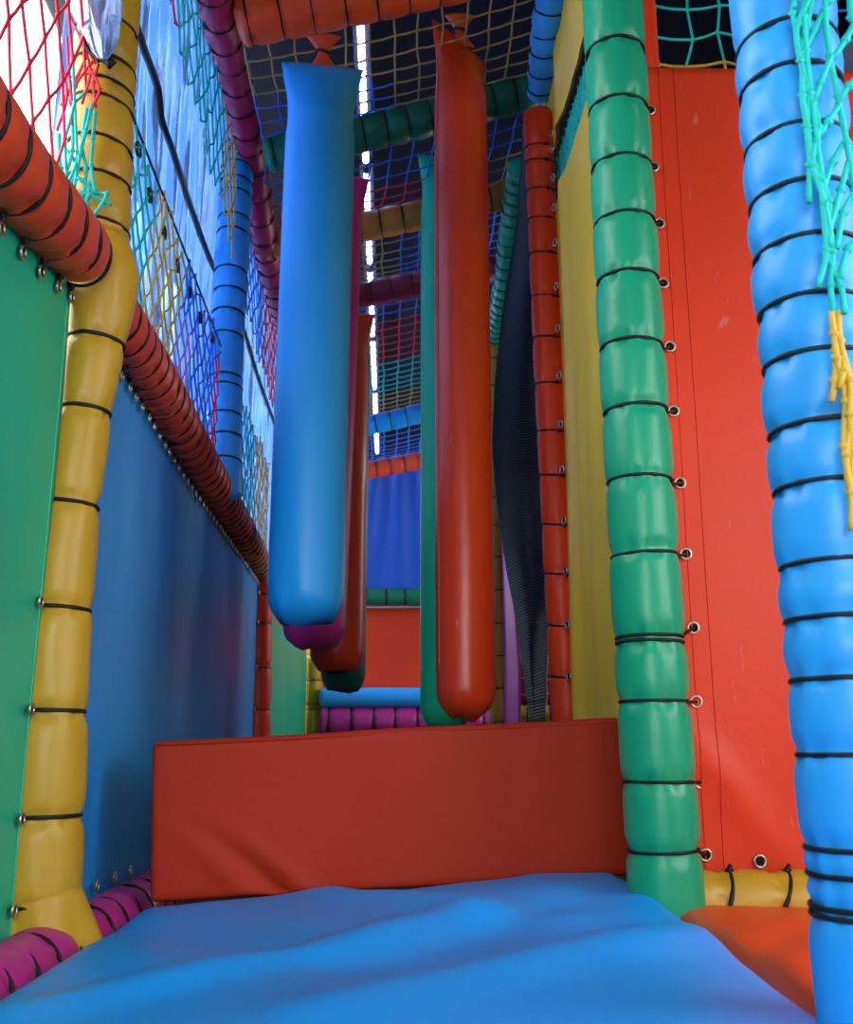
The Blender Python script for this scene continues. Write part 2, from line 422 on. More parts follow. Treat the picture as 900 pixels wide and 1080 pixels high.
def or_z(x, y):
    return .192+.006*noise.noise(V((x*5, y*4, 8)))+.009*math.sin((x*1.1-y)*34)*max(0, min(1, (1.5-y)/.3))*.5
r = root('floor_mat', (.8, 1.2, 0), 'orange floor mat between the blue mat and the green post', 'mat')
wrinkle_mat(or_z, .412, 1.25, .25, 1.63, 0, .02, 70, 110).build('mat_cover', 'orange', r)
MB().box(.43, 1.22, .3, 1.6, 0, .018).build('mat_base', 'floor', r, False)

struct('added_shade_panel', MB().box(-.56, 1.3, .5, .56, 1.24, 2.4), 'wall')  # unseen panel added above the view to shade the upper parts
# deck below the far part of the corridor
struct('trim_1', MB().box(-.42, .40, 2.06, 6.2, .06, .12), 'floor')

# red foam block, laid across the corridor, riding a little higher on its right end
def rbox(w, d, h, rad, nx, ny, nz, wob, seed):
    mb = MB(); idx = {}; bh_ = h
    def pt(i, j, k):
        key = (i, j, k)
        if key in idx: return idx[key]
        p = V((-w/2+w*i/nx, -d/2+d*j/ny, -h/2+h*k/nz))
        q = V((max(-w/2+rad, min(w/2-rad, p.x)), max(-d/2+rad, min(d/2-rad, p.y)), max(-h/2+rad, min(h/2-rad, p.z))))
        dd = p-q
        if dd.length > 1e-9: p = q+dd.normalized()*min(rad, max(abs(dd.x), abs(dd.y), abs(dd.z)))
        n = noise.noise(V((p.x*3+seed, p.y*3, p.z*5)))*wob
        if p.y < 0 and 0 < k < nz:
            cr_ = abs(p.x+.20+(p.z+bh_/2)*.9*(1+(p.z+bh_/2)*2)); p = p+V((0, .010*math.exp(-(cr_/.022)**2)*max(0, 1-(p.z+bh_/2)/.13), 0))
            p = p+V((0, -.006*math.exp(-((cr_-.05)/.03)**2)*max(0, 1-(p.z+bh_/2)/.16), 0))
        p = p+V((0, n*(1 if p.y > 0 else -1)*1.2, n if p.z > 0 else 0))
        idx[key] = len(mb.v); mb.v.append(p); return idx[key]
    for i in range(nx):
        for j in range(ny):
            mb.f.append((pt(i, j, 0), pt(i, j+1, 0), pt(i+1, j+1, 0), pt(i+1, j, 0)))
            mb.f.append((pt(i, j, nz), pt(i+1, j, nz), pt(i+1, j+1, nz), pt(i, j+1, nz)))
    for i in range(nx):
        for k in range(nz):
            mb.f.append((pt(i, 0, k), pt(i+1, 0, k), pt(i+1, 0, k+1), pt(i, 0, k+1)))
            mb.f.append((pt(i, ny, k), pt(i, ny, k+1), pt(i+1, ny, k+1), pt(i+1, ny, k)))
    for j in range(ny):
        for k in range(nz):
            mb.f.append((pt(0, j, k), pt(0, j, k+1), pt(0, j+1, k+1), pt(0, j+1, k)))
            mb.f.append((pt(nx, j, k), pt(nx, j+1, k), pt(nx, j+1, k+1), pt(nx, j, k+1)))
    return mb
BY = 1.885
TL, TR, BR, BL = at(161, 787, 1, BY), at(658, 762, 1, BY), at(662, 918, 1, BY), at(163, 946, 1, BY)
cx = (TL+TR+BR+BL)/4; ang = math.atan2(TR.z-TL.z, TR.x-TL.x)
bw = (TR-TL).length; bh = (TL-BL).length+.02
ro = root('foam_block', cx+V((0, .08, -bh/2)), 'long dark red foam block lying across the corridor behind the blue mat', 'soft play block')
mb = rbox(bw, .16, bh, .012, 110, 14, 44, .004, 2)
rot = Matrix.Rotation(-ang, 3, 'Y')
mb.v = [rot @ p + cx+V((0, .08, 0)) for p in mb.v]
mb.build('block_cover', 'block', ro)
sm = MB(); pts = [rot @ V((x, -.0795, bh/2-.009))+cx+V((0, .08, 0)) for x in [-bw/2+.012+(bw-.024)*i/30 for i in range(31)]]
sm.tube(pts, .0015, 5); sm.build('seam', 'block', ro)

# ---------------------------------------------------------------- posts
def zfrac(pts, zs):
    z0, z1 = pts[0].z, pts[-1].z
    return [(z-z0)/(z1-z0) for z in zs if min(z0, z1) < z < max(z0, z1)]
GY = 1.6
def col(pxs, Y):   # list of (px,py) -> points at depth Y
    return [at(a, b, 1, Y) for a, b in pxs]
# green right post
pts = [V((.425, GY, 0.0)), V((.417, GY, .27)), V((.407, GY, 1.0)), V((.402, GY, 1.77)), V((.40, GY, 2.36))]
gp = [38, 97, 158, 218, 283, 354, 425, 501, 577, 668, 677, 738, 825, 900]
zs = [at(680, y, 1, GY-.055).z for y in gp]+[1.80, 1.91, 2.02, 2.13, 2.24]
RPY = 1.68
EG = [(679,54),(686,115),(690,175),(696,235),(700,298),(707,365),(711,433),(718,509),(724,584),(732,662),None,(735,740),(739,825),(745,902)]
eg_pts = [at(q[0], q[1], 1, RPY-.008) if q else None for q in EG]
r1, eg = padded('padded_post', 'green laced post standing at the edge of the big red panel', 'post', pts, [.057, .057, .056, .055, .055], 'green', zfrac(pts, zs), tail=V((1, .35, 0)), tail_len=.012, seed=3, pinch=.075, ends=eg_pts)
# blue near post
pts = [V((.432, .94, 0)), V((.43, .94, .25)), V((.427, .94, .6)), V((.423, .94, 1.2)), V((.42, .94, 2.3))]
bp_ = [13, 65, 122, 184, 242, 307, 365, 438, 505, 592, 650, 712, 793, 899, 932, 966, 972]
zs = [at(860, y, 1, .94-.053).z for y in bp_]+[1.27+.055*i for i in range(18)]
padded('padded_post', 'thick light blue laced post nearest the viewer on the right', 'post', pts, [.05, .057, .057, .055, .055], 'sky', zfrac(pts, zs), tail=V((1, .2, 0)), seed=5, pinch=.08, cord=.0027)
# red right post
RY = 2.55
pts = [V((.446, RY, .1)), V((.442, RY, .51)), V((.424, RY, 1.3)), V((.411, RY, 2.1)), V((.41, RY, 2.17))]
rp_ = [155, 170, 200, 230, 268, 311, 357, 404, 454, 503, 555, 607, 660, 715]
zs = [at(583, y, 1, RY-.05).z for y in rp_]+[.47, .38, .28]
r1, er = padded('padded_post', 'narrow red laced post beside the yellow wall and black mesh', 'post', pts, .041, 'red', zfrac(pts, zs), tail=V((.3, -1, 0)), tail_len=.004, seed=8, tilt=-.25)
# yellow far right tube
FY = 4.0
pts = [V((.437, FY, .1)), V((.435, FY, .5)), V((.43, FY, 1.5)), V((.43, FY, 2.25))]
zs = [at(526, y, 1, FY-.04).z for y in (524, 554, 588, 622, 658, 692, 727, 762)]+[1.75, 1.88, 2.0, 2.1]
r1, ey2 = padded('padded_post', 'thin yellow laced post behind the red hanging bag beside a pink strip', 'post', pts, .046, 'yellow', zfrac(pts, zs), tail=V((.6, -1, 0)), tail_len=.006, seed=9, tilt=.1)

# yellow left post (lower + upper sleeves)
LY = 1.6
low = [V((-.53, LY, 0)), at(38, 960, 1, LY), at(46, 860, 1, LY), at(53, 750, 1, LY), at(62, 637, 1, LY), at(76, 523, 1, LY), at(90, 425, 1, LY), at(103, 352, 1, LY), at(110, 290, 1, LY), at(103, 250, 1, LY)]
rad = [.06, .06, .059, .056, .052, .046, .045, .05, .058, .046]
zs = [at(70, y, 1, LY-.05).z for y in (349, 425, 523, 637, 751, 864, 960)]
T0 = 0; cl = [0]
for i in range(1, len(low)): cl.append(cl[-1]+(low[i]-low[i-1]).length)
def frac_of(z):
    for i in range(1, len(low)):
        if low[i].z >= z: return (cl[i-1]+(z-low[i-1].z)/(low[i].z-low[i-1].z)*(cl[i]-cl[i-1]))/cl[-1]
    return .99
r1, el = padded('padded_post', 'lower yellow laced post wrapped over the red rail, its foot on the magenta roll', 'post', low, rad, 'yellow', [frac_of(z) for z in zs], tail=V((-1, -.35, 0)), tail_len=.012, seed=4, pinch=.09, wob=.02, cord=.0034)
# skirt of cloth at the foot
sk = MB(); n = 40
for j in range(9):
    t = j/8; z = lerp(.225, .12, t)
    for i in range(n):
        a = 2*PI*i/n; rr = .058+.028*t*(1+.35*math.sin(a*5+1))
        sk.v.append(V((-.512+rr*math.cos(a)+.015*t, LY+rr*math.sin(a)*.9, z)))
for j in range(8):
    for i in range(n): sk.f.append((j*n+i, (j+1)*n+i, (j+1)*n+(i+1) % n, j*n+(i+1) % n))
o = sk.build('loose_hem', 'yellow', r1); mod = o.modifiers.new('s', 'SOLIDIFY'); mod.thickness = .003
up = [at(102, 258, 1, LY), at(104, 200, 1, LY), at(109, 100, 1, LY), at(115, 0, 1, LY), V((-.51, LY, 2.0)), V((-.505, LY, 2.2))]
zs = [at(112, y, 1, LY-.05).z for y in (14, 55, 83, 99, 143, 180, 227, 245)]+[1.8, 1.9, 2.0, 2.1]
padded('padded_post', 'upper yellow laced post rising above the red rail at the torn net', 'post', up, .056, 'yellow', zfrac(up, zs), tail=V((-1, -.35, 0)), seed=6, wob=.016, pinch=.06, tilt=.12)

# blue left upper post
BYY = 2.87
pts = [at(237, 528, 1, BYY), at(238, 400, 1, BYY), at(243, 300, 1, BYY), at(252, 150, 1, BYY), V((-.487, BYY, 2.34))]
zs = [at(238, y, 1, BYY-.05).z for y in (483, 455, 433, 405, 393, 350, 325, 303, 280, 240, 224, 200, 185, 170, 158, 148)]
padded('padded_post', 'pale blue laced post rising from the red rail to the magenta beam', 'post', pts, .052, 'sky', zfrac(pts, zs), tail=V((-.2, -1, 0)), seed=11, tilt=.1)

# red far left post
DY = 4.06
pts = [V((-.51, DY, .1)), at(272, 760, 1, DY), at(274, 640, 1, DY), at(277, 612, 1, DY)]
zs = [at(274, y, 1, DY-.05).z for y in (625, 657, 703, 748)]
r1, ef = padded('padded_post', 'dark red laced post at the far edge of the blue left panel', 'post', pts, .05, 'red', zfrac(pts, zs), tail=V((-.6, -1, 0)), tail_len=.01, seed=12)
# yellow far left corner post
pts = [V((-.45, 6.0, .1)), at(330, 770, 1, 6.0), at(332, 650, 1, 6.0), V((-.43, 6.0, 2.1))]
zs = [at(331, y, 1, 5.95).z for y in (662, 690, 717, 743, 748, 773)]+[1.3, 1.45, 1.6, 1.75, 1.9]
padded('padded_post', 'yellow laced corner post at the far left beyond the green panel', 'post', pts, .052, 'yellow', zfrac(pts, zs), tail=V((-1, -1, 0)), seed=13, wob=.03)

# ---------------------------------------------------------------- rails and beams (left)
def even(n, a=.03, b=.97): return [lerp(a, b, i/(n-1)) for i in range(n)]
near = [V((-.515, .62, 1.155)), V((-.51, 1.0, 1.16)), at(0, 165, 0, -.505), at(60, 238, 0, -.5), V((-.505, 1.53, 1.2))]
r1, en1 = padded('padded_rail', 'nearest red laced rail running to the yellow post at upper left', 'rail', near, [.056, .056, .056, .056, .054], 'rail', even(13, .03, .985), tail=V((-.28, 0, -1)), seed=14, pinch=.07, tilt=.3, tail_len=.022, cord=.0032)
mid = [V((-.505, 1.66, 1.185)), at(160, 398, 0, -.505), at(205, 480, 0, -.505), V((-.51, 3.38, 1.14))]
r1, en2 = padded('padded_rail', 'long red laced rail above the blue left panel', 'rail', mid, [.05, .054, .055, .055], 'rail', even(31, .015, .985), tail=V((-.22, 0, -1)), seed=15, pinch=.06, tilt=.25, tail_len=.02)
far = [V((-.51, 3.39, 1.139)), V((-.512, 3.7, 1.13)), V((-.515, 4.1, 1.12))]
r1, en3 = padded('padded_rail', 'short amber laced rail at the far end of the red rail', 'rail', far, .053, 'brown', even(12, .03, .97), tail=V((-.22, 0, -1)), seed=16, pinch=.07, tilt=.25, tail_len=.02)
# magenta top beam
pts = [V((-.44, 1.45, 2.22))]+[at(a, b, 0, -.445) for a, b in ((226, 0), (244, 67), (258, 133), (266, 167), (281, 267))]+[V((-.455, 4.6, 2.15)), V((-.46, 6.0, 2.08))]
padded('padded_beam', 'dark magenta laced beam along the upper left under the ceiling', 'beam', pts, .048, 'dmag', even(46, .02, .98), tail=V((.3, 0, -1)), seed=17, tilt=.25, pinch=.06)
# magenta floor roll
pts = [V((-.49, .3, .12)), V((-.488, 1.2, .12)), V((-.485, 2.2, .115)), V((-.485, 4.0, .11))]
padded('floor_roll', 'magenta laced roll on the floor between blue mat and left panels', 'roll', pts, .058, 'magenta', even(40), tail=V((-.4, 0, 1)), seed=18, tilt=.35, pinch=.06)

# ---------------------------------------------------------------- left panels
def on_left(p, dx=.01): return V((-.512+dx, p.y, p.z))
def vfold(seed, amp, fy=9):
    return lambda u, v: amp*noise.noise(V((u*fy, v*1.6, seed)))+amp*.4*noise.noise(V((u*fy*2.5, v*3, seed+5)))
PX = -.53
ey = [V((PX, e.y, e.z-.0)) for e in en1[3:]]
eyl = [V((PX+.004, min(e.y-.0, 1.53), e.z)) for e in el[:]]
panel('side_panel', 'green vinyl panel filling the left edge under the nearest red rail', 'panel', quad(V((PX, .3, 1.105)), V((PX, 1.56, 1.16)), V((PX, 1.56, .12)), V((PX, .3, .12))), 60, 40, 'pgreen', (PX, 1.0, .12), nrm=V((1, 0, 0)), disp=vfold(2, .006, 6),
      eyes=[V((PX+.007, e.y, e.z)) for e in en1[4:]]+[V((PX+.006, 1.525, e.z)) for e in el[3:]], hem=[.985])
bl_ey = [V((PX+.008, e.y, e.z)) for e in en2]+[V((PX+.008, e.y, e.z)) for e in en3]+[V((PX+.01, y, .182)) for y in (1.72, 1.82, 1.93, 2.05, 2.17)]
def blue_disp(u, v):
    g = .012*noise.noise(V((u*7, v*1.1, 3)))+.014*math.exp(-((u-.62-.1*v)/.07)**2)*math.sin(PI*v) - .012*math.exp(-((u-.42-.12*v)/.06)**2)*math.sin(PI*v)
    return g+.003*noise.noise(V((u*20, v*5, 9)))
panel('side_panel', 'long blue vinyl panel under the red rail on the left wall', 'panel', quad(V((PX, 1.64, 1.15)), V((PX, 4.03, 1.085)), V((PX, 4.03, .12)), V((PX, 1.64, .12))), 110, 44, 'blue', (PX, 2.8, .12), nrm=V((1, 0, 0)), disp=blue_disp,
      eyes=bl_ey+[V((PX+.01, DY-.06, e.z)) for e in ef])
panel('side_panel', 'green vinyl panel at the far left beyond the dark red post', 'panel', quad(V((-.5, 4.12, .95)), V((-.48, 5.95, .937)), V((-.48, 5.95, .1)), V((-.5, 4.12, .1))), 30, 16, 'pgreen', (-.49, 5, .1), nrm=V((1, 0, 0)), disp=vfold(5, .008, 5))
# rope edge on the green far panel
net('barrier_net', 'short tan net on top of the far green left panel', quad(V((-.5, 4.14, 1.06)), V((-.48, 5.93, 1.06)), V((-.48, 5.93, .945)), V((-.5, 4.14, .955))), 34, 4, {'a': ('tan_netting', 'ntan')}, (-.49, 5, .95), r=.003, seed=5)

# ---------------------------------------------------------------- left nets
XN = -.5
def midc(u, v):
    q = u+.10*(v-.5)
    return 't' if q < .22 else 'y' if q < .5 else 'p' if (q < .66 and v > .4) else 'b' if q < .93 else 'r'
net('barrier_net', 'slack net above the long red rail, teal then yellow then blue', lambda u, v: V((XN, lerp(1.68, 2.8, u), lerp(lerp(1.60, 1.565, u), 1.235, v)+.02*math.sin(u*23)*(1-v))), 16, 9,
    dict(t=('teal_netting', 'nteal'), y=('yellow_netting', 'nyellow'), p=('lilac_netting', 'npurple'), b=('blue_netting', 'nblue'), r=('red_netting', 'nred')), (XN, 2.2, 1.22), r=.0027, color=midc, seed=3, jit=.45)
net('barrier_net', 'small red and teal net left of the blue bag above the red rail', lambda u, v: V((XN, lerp(2.95, 4.05, u), lerp(1.56, 1.19, v)+.02*math.sin(u*19)*(1-v))), 14, 8,
    dict(r=('red_netting', 'nred'), t=('teal_netting', 'nteal'), y=('yellow_netting', 'nyellow')), (XN, 3.5, 1.18), r=.0028, color=lambda u, v: 'r' if u < .2 else 't' if u < .62 else 'y', seed=4, jit=.4)
net('hanging_net', 'teal and yellow net hanging under the magenta beam before the pale blue post', lambda u, v: V((XN+.02, lerp(1.62, 2.82, u), lerp(2.22, lerp(1.98, 1.87, u), v)-.02*math.sin(u*21)*v)), 15, 6,
    dict(r=('red_netting', 'nred'), t=('teal_netting', 'nteal'), y=('yellow_netting', 'nyellow')), (XN, 2.2, 1.9), r=.0028, color=lambda u, v: 'r' if u+.2*(1-v) < .33 else 't' if u < .8 else 'y', seed=6, jit=.4)
net('hanging_net', 'blue and red net hanging under the magenta beam beyond the pale blue post', lambda u, v: V((XN+.02, lerp(2.93, 4.3, u), lerp(2.14, lerp(1.83, 1.75, u), v)-.02*math.sin(u*21)*v)), 16, 7,
    dict(b=('blue_netting', 'nblue'), r=('red_netting', 'nred'), t=('teal_netting', 'nteal')), (XN, 3.6, 1.8), r=.0028, color=lambda u, v: 'b' if u < .45 else 'r' if u < .85 else 't', seed=7, jit=.4)
net('barrier_net', 'pink red diamond net above the nearest rail against the bright window', lambda u, v: V((XN-.02, lerp(.8, 1.53, u), lerp(1.95, 1.22, v))), 9, 10,
    dict(r=('red_netting', 'nred'), t=('teal_netting', 'nteal')), (XN, 1.2, 1.2), r=.0026, color=lambda u, v: 't' if (u > .9 and v > .55) else 'r', seed=8, jit=.35)
# the torn end gathered on the yellow post
tn = root('gathered_net', (-.46, 1.53, 1.3), 'tangled red and teal net end tied against the upper yellow post', 'net')
rnd = random.Random(11)
def strand(pxpts, Y, r, mb, jitter=.004):
    P = [at(a, b, 1, Y)+V((rnd.uniform(-1, 1)*jitter, rnd.uniform(-1, 1)*jitter, rnd.uniform(-1, 1)*jitter)) for a, b in pxpts]
    Q = bez(P, .008); mb.tube(Q, r, 6)
    for p in P[1:-1]: mb.knot(p, r*2)
rd, tl = MB(), MB()
for a, b, c in (((98, 18), (90, 62), (66, 112)), ((84, 42), (97, 74), (88, 110)), ((98, 62), (82, 90), (78, 130)), ((70, 10), (85, 40), (100, 66)), ((60, 60), (70, 100), (62, 140)),
                ((104, 66), (96, 84), (102, 112)), ((92, 70), (104, 92), (98, 118)), ((70, 40), (76, 84), (80, 128))):
    strand([a, b, c], 1.515, .0024, rd)
for L_ in (((78, 128), (76, 160), (70, 190)), ((96, 112), (92, 140), (84, 168), (80, 200)), ((102, 116), (100, 145), (96, 175), (98, 205)), ((90, 114), (84, 150), (92, 180), (88, 212)),
           ((62, 140), (66, 175), (78, 205), (95, 215)), ((70, 158), (80, 176), (74, 200), (90, 222)), ((80, 200), (95, 206), (108, 212), (116, 214)), ((84, 190), (100, 200), (112, 206), (100, 224)), ((72, 186), (92, 196), (86, 228))):
    strand(L_, 1.515, .0030, tl)
rd.build('red_netting', 'nred', tn); tl.build('teal_netting', 'nteal', tn)
bt = MB(); strand([(82, 2), (88, 44), (104, 62), (116, 66)], 1.51, .004, bt, .001); bt.knot(at(116, 66, 1, 1.51), .012); bt.build('black_tie', 'cord', tn)
# clear bag tied to the post
cb = root('clear_bag', at(110, 62, 1, 1.5), 'crumpled clear plastic bag tied above the yellow post knot', 'plastic bag')
mb = MB(); n = 26
for j in range(13):
    t = j/12; p = at(108+(-8)*t, 62-72*t, 1, 1.49); rr = .006+.034*t**.7
    for i in range(n):
        a = 2*PI*i/n; q = rr*(1+.35*math.sin(a*4+t*3)+.15*math.sin(a*9))
        mb.v.append(p+V((q*math.cos(a), q*math.sin(a)*.35, 0)))
for j in range(12):
    for i in range(n): mb.f.append((j*n+i, j*n+(i+1) % n, (j+1)*n+(i+1) % n, (j+1)*n+i))
mb.build('bag_film', 'film', cb)
# plastic sheeting behind the nets
panel('plastic_sheet', 'cloudy clear plastic sheet hung behind the left nets', 'plastic sheet', quad(V((-.6, 1.62, 2.75)), V((-.6, 5.6, 2.75)), V((-.6, 5.6, 1.02)), V((-.6, 1.62, 1.02))), 80, 30, 'film', (-.6, 3.6, 1.02), thick=.002, nrm=V((1, 0, 0)), disp=lambda u, v: .02*noise.noise(V((u*16, v*2, 1))))
cbp = [at(a, b, 0, -.57) for a, b in ((138, 10), (152, 52), (166, 92), (170, 125), (184, 165), (200, 215), (222, 275), (240, 308), (256, 345), (272, 398), (289, 446))]
o = MB().tube(bez(cbp, .02), .0095, 8).build('hanging_cable', 'cable'); tag(o, 'thick black cable running behind the left nets in front of plastic sheet', 'cable')
for i, (a, b) in enumerate(((147, 155), (158, 206), (173, 245), (186, 278), (200, 310), (211, 337), (222, 355))):
    pass
lp = root('cord_loops', at(147, 155, 0, XN), 'row of black cord loops along the top of the slack net', 'cord loops')
for a, b in ((146, 158), (158, 206), (173, 245), (187, 280), (200, 308), (211, 335), (224, 358)):
    c = at(a, b, 0, XN); MB().tube([c+V((0, .016*math.cos(q), .013*math.sin(q))) for q in [2*PI*k/16 for k in range(16)]], .0035, 6, closed=True).build('cord_loop', 'cord', lp)
MB().tube(bez([V((XN, 1.68, 1.6)), V((XN, 2.2, 1.585)), V((XN, 2.8, 1.565))], .05), .003, 6).build('edge_rope', 'cord', lp)

# ---------------------------------------------------------------- right walls
# yellow panel with slanting net window : plane x = .45
XY = .452
def ywall(y0, y1, z0, z1, nu, nv, name, label, eyes=(), amp=.006):
    return None
oz0, oz1, oy0, oy1 = 1.89, 2.06, 1.72, 2.68
ro = root('side_panel', (XY, 2.1, .1), 'tall pale yellow vinyl panel behind the green post with a net opening', 'panel')
mb = MB(); Y0, Y1, Z0, Z1 = 1.63, 2.62, .1, 2.75
ys = [lerp(Y0, Y1, i/40) for i in range(41)]; zz = sorted(set([lerp(Z0, Z1, i/60) for i in range(61)]+[oz0, oz1]))
ny_ = len(ys)
for side in (0, 1):
    for z in zz:
        for y in ys:
            dx = .006*noise.noise(V((y*5, z*.8, 2)))+.004*noise.noise(V((y*14, z*1.2, 7)))
            mb.v.append(V((XY+.0+dx+(.003 if side else -.003)-.012*math.exp(-((y-2.42-.0*z)/.05)**2), y, z)))
N_ = ny_*len(zz)
for j in range(len(zz)-1):
    zc = (zz[j]+zz[j+1])/2
    for i in range(ny_-1):
        yc = (ys[i]+ys[i+1])/2
        if oz0 < zc < oz1 and oy0 < yc < 2.57: continue
        a = j*ny_+i; mb.f.append((a, a+ny_, a+ny_+1, a+1)); mb.f.append((N_+a, N_+a+1, N_+a+ny_+1, N_+a+ny_))
mb.build('vinyl_sheet', 'pyellow', ro)
for e in er: eyelet(ro, V((XY-.016, 2.46, e.z)), V((-1, -.35, 0)), .009)
net('window_net', 'teal net stretched over the opening high in the yellow panel', quad(V((XY+.02, oy0, oz1+.01)), V((XY+.02, 2.6, oz1+.01)), V((XY+.02, 2.6, oz0-.01)), V((XY+.02, oy0, oz0-.01))), 24, 7, {'a': ('teal_netting', 'nteal')}, (XY, 2.1, 1.9), r=.0034, seed=12, jit=.3)

# big red facing panel (y = 1.67) in the alcove on the right
def red_disp(u, v):
    g = .006*noise.noise(V((u*4, v*3, 6)))
    # a fold fanning out from the lowest eyelets
    d = abs((v-.83)-(u-.02)*.75); g += .014*math.exp(-(d/.035)**2)*max(0, min(1, (v-.8)/.08))*max(0, 1-u*3)
    return g
eg2 = [V((e.x, RPY-.002, e.z)) for e in eg if e.z < 1.68]
panel('facing_panel', 'large orange red vinyl panel right of the green post', 'panel', quad(V((.462, RPY, 1.685)), V((1.3, RPY, 1.685)), V((1.3, RPY, .205)), V((.462, RPY, .205))), 60, 90, 'red', (.8, RPY, .2), nrm=V((0, -1, 0)), disp=red_disp,
      eyes=eg2+[at(800, 908, 1, RPY)-V((0, .004, 0)), at(862, 908, 1, RPY)-V((0, .004, 0))], hem=[.05, .085], eye_r=.009)
panel('panel_strip', 'narrow red vinyl strip rising beside the top of the green post', 'panel', quad(V((.462, RPY+.007, 2.4)), V((.507, RPY+.007, 2.4)), V((.507, RPY+.007, 1.62)), V((.462, RPY+.007, 1.62))), 6, 30, 'red', (.48, RPY+.02, 1.62), nrm=V((0, -1, 0)), disp=lambda u, v: .003*math.sin(v*9))
pts = [V((.44, RPY-.05, .19)), V((.9, RPY-.05, .19)), V((1.3, RPY-.05, .19))]
r1, _ = padded('floor_roll', 'yellow laced roll along the bottom of the red facing panel', 'roll', pts, .048, 'yellow', [.075, .175, .275, .375, .475, .575, .675], seed=21, tail=V((0, -.2, 1)), tail_len=.012, tilt=.5, cord=.0035)
net('hanging_net', 'teal and yellow net above the red facing panel', quad(V((.5, 1.95, 2.5)), V((1.35, 1.95, 2.5)), V((1.35, 1.95, 1.6)), V((.5, 1.95, 1.6))), 11, 12, dict(t=('teal_netting', 'nteal'), y=('yellow_netting', 'nyellow'), b=('blue_netting', 'nblue')), (.9, 1.95, 1.6), r=.0032, diamond=False, jit=.35,
    color=lambda u, v: 'b' if u > .42 else ('t' if v < .66 else 'y'), seed=13)

# near right net gathered along the blue post
nr = root('gathered_net', (.43, .87, .8), 'teal and yellow net bunched along the front of the near blue post', 'net')
tl, yl = MB(), MB()
NYY = .868
T_ = [((838, -700), (842, -300), (848, -30), (846, 20), (850, 55), (856, 100), (862, 150), (866, 190), (872, 240), (874, 262)),
      ((834, -700), (838, -300), (838, -30), (838, 15), (846, 60), (848, 100), (854, 140), (860, 180), (872, 210), (876, 262), (886, 300), (888, 330)),
      ((866, -20), (842, 25), (844, 65), (858, 110), (862, 135), (858, 175), (868, 215), (880, 265), (876, 300), (880, 330)),
      ((858, -20), (852, 30), (846, 58), (852, 105), (850, 135), (853, 175), (856, 215)),
      ((866, 135), (858, 165), (864, 190), (872, 262), (866, 300)),
      ((872, -30), (868, 10), (876, 60), (884, 100), (890, 150), (900, 195), (908, 240)),
      ((868, 12), (858, 30), (846, 56)), ((876, 60), (866, 85), (857, 105)), ((884, 110), (872, 130), (862, 150)), ((890, 150), (880, 172), (868, 200)),
      ((878, 60), (890, 42), (905, 20)), ((884, 108), (894, 92), (908, 80)), ((895, 170), (886, 200), (874, 245)), ((902, 200), (892, 225), (880, 262)), ((868, 8), (880, -5), (890, -30)), ((895, 0), (900, 20), (912, 40)),
      ((905, 250), (895, 262), (884, 292))]
for L_ in T_: strand(list(L_), NYY, .0030, tl, .0025)
Yl = [((878, 330), (880, 350), (884, 380), (890, 420), (894, 470), (896, 520), (898, 560)), ((888, 330), (888, 360), (896, 400), (896, 440), (898, 480), (899, 560)), ((880, 348), (884, 370), (880, 400), (876, 424)),
      ((886, 365), (888, 390), (884, 410)), ((892, 395), (898, 430), (892, 480), (900, 530))]
for L_ in Yl: strand(list(L_), NYY, .0030, yl, .0025)
tl.build('teal_netting', 'nteal', nr); yl.build('yellow_netting', 'nyellow', nr)
# red roll at the foot of the blue post, right
pts = [V((.475, .5, .18)), V((.478, .75, .185)), V((.48, .86, .19))]
padded('floor_roll', 'dark red laced roll at the foot of the near blue post', 'roll', pts, .04, 'rail', [.2, .4, .6, .8, .95], seed=22)

# blue top beam, right
pts = [V((.455, 1.95, 2.55)), at(585, 0, 0, .43), at(577, 60, 0, .43), at(570, 104, 0, .43)]
padded('padded_beam', 'light blue laced beam end at the top right by the yellow panel', 'beam', pts, [.055, .055, .052, .04], 'sky', even(12, .05, .93), seed=23, tilt=.2, tail=V((-1, 0, -.4)))
# green beams going away on the right
pts = [at(551, 172, 0, .43), at(541, 240, 0, .43), at(528, 330, 0, .43), V((.43, 5.2, 2.1))]
padded('padded_beam', 'green closely laced beam running away beside the black mesh', 'beam', pts, .05, 'green', even(44, .02, .98), seed=24, tilt=.3, tail=V((-1, 0, -.3)))

# black mesh curtain
mc = [(120, 552, 560), (180, 549, 563), (230, 545, 566), (280, 538, 569), (330, 530, 571), (400, 523, 573), (470, 520, 577), (540, 526, 579), (600, 535, 580), (650, 545, 573), (700, 551, 567), (765, 560, 566)]
def mP(u, v):
    q = v*(len(mc)-1); i = min(int(q), len(mc)-2); t = q-i
    y = lerp(mc[i][0], mc[i+1][0], t); a = lerp(mc[i][1], mc[i+1][1], t); b = lerp(mc[i][2], mc[i+1][2], t)
    Y = lerp(2.95, 2.68, u)
    return at(lerp(a, b+8, u), y, 1, Y)+V((0, .03*math.sin(u*9+v*3), 0))
panel('mesh_curtain', 'black fine mesh curtain twisted down beside the narrow red post', 'curtain', mP, 24, 60, 'meshcloth', tuple(mP(.5, 1)), thick=.003, nrm=V((0, -1, 0)))
# magenta strip
panel('panel_strip', 'pink vinyl strip tapering upward beside the thin yellow post', 'panel', lambda u, v: at(lerp(lerp(528, 532, min(1, v*1.5)), lerp(529, 549, min(1, v*1.3)**.8), u), lerp(495, 770, v), 1, lerp(3.96, 3.6, u)), 8, 30, 'pink', (.43, 3.8, .5), nrm=V((-1, -.3, 0)).normalized(), eyes=[V((e.x-.002, e.y-.012, e.z)) for e in ey2[:8]], eye_r=.008)
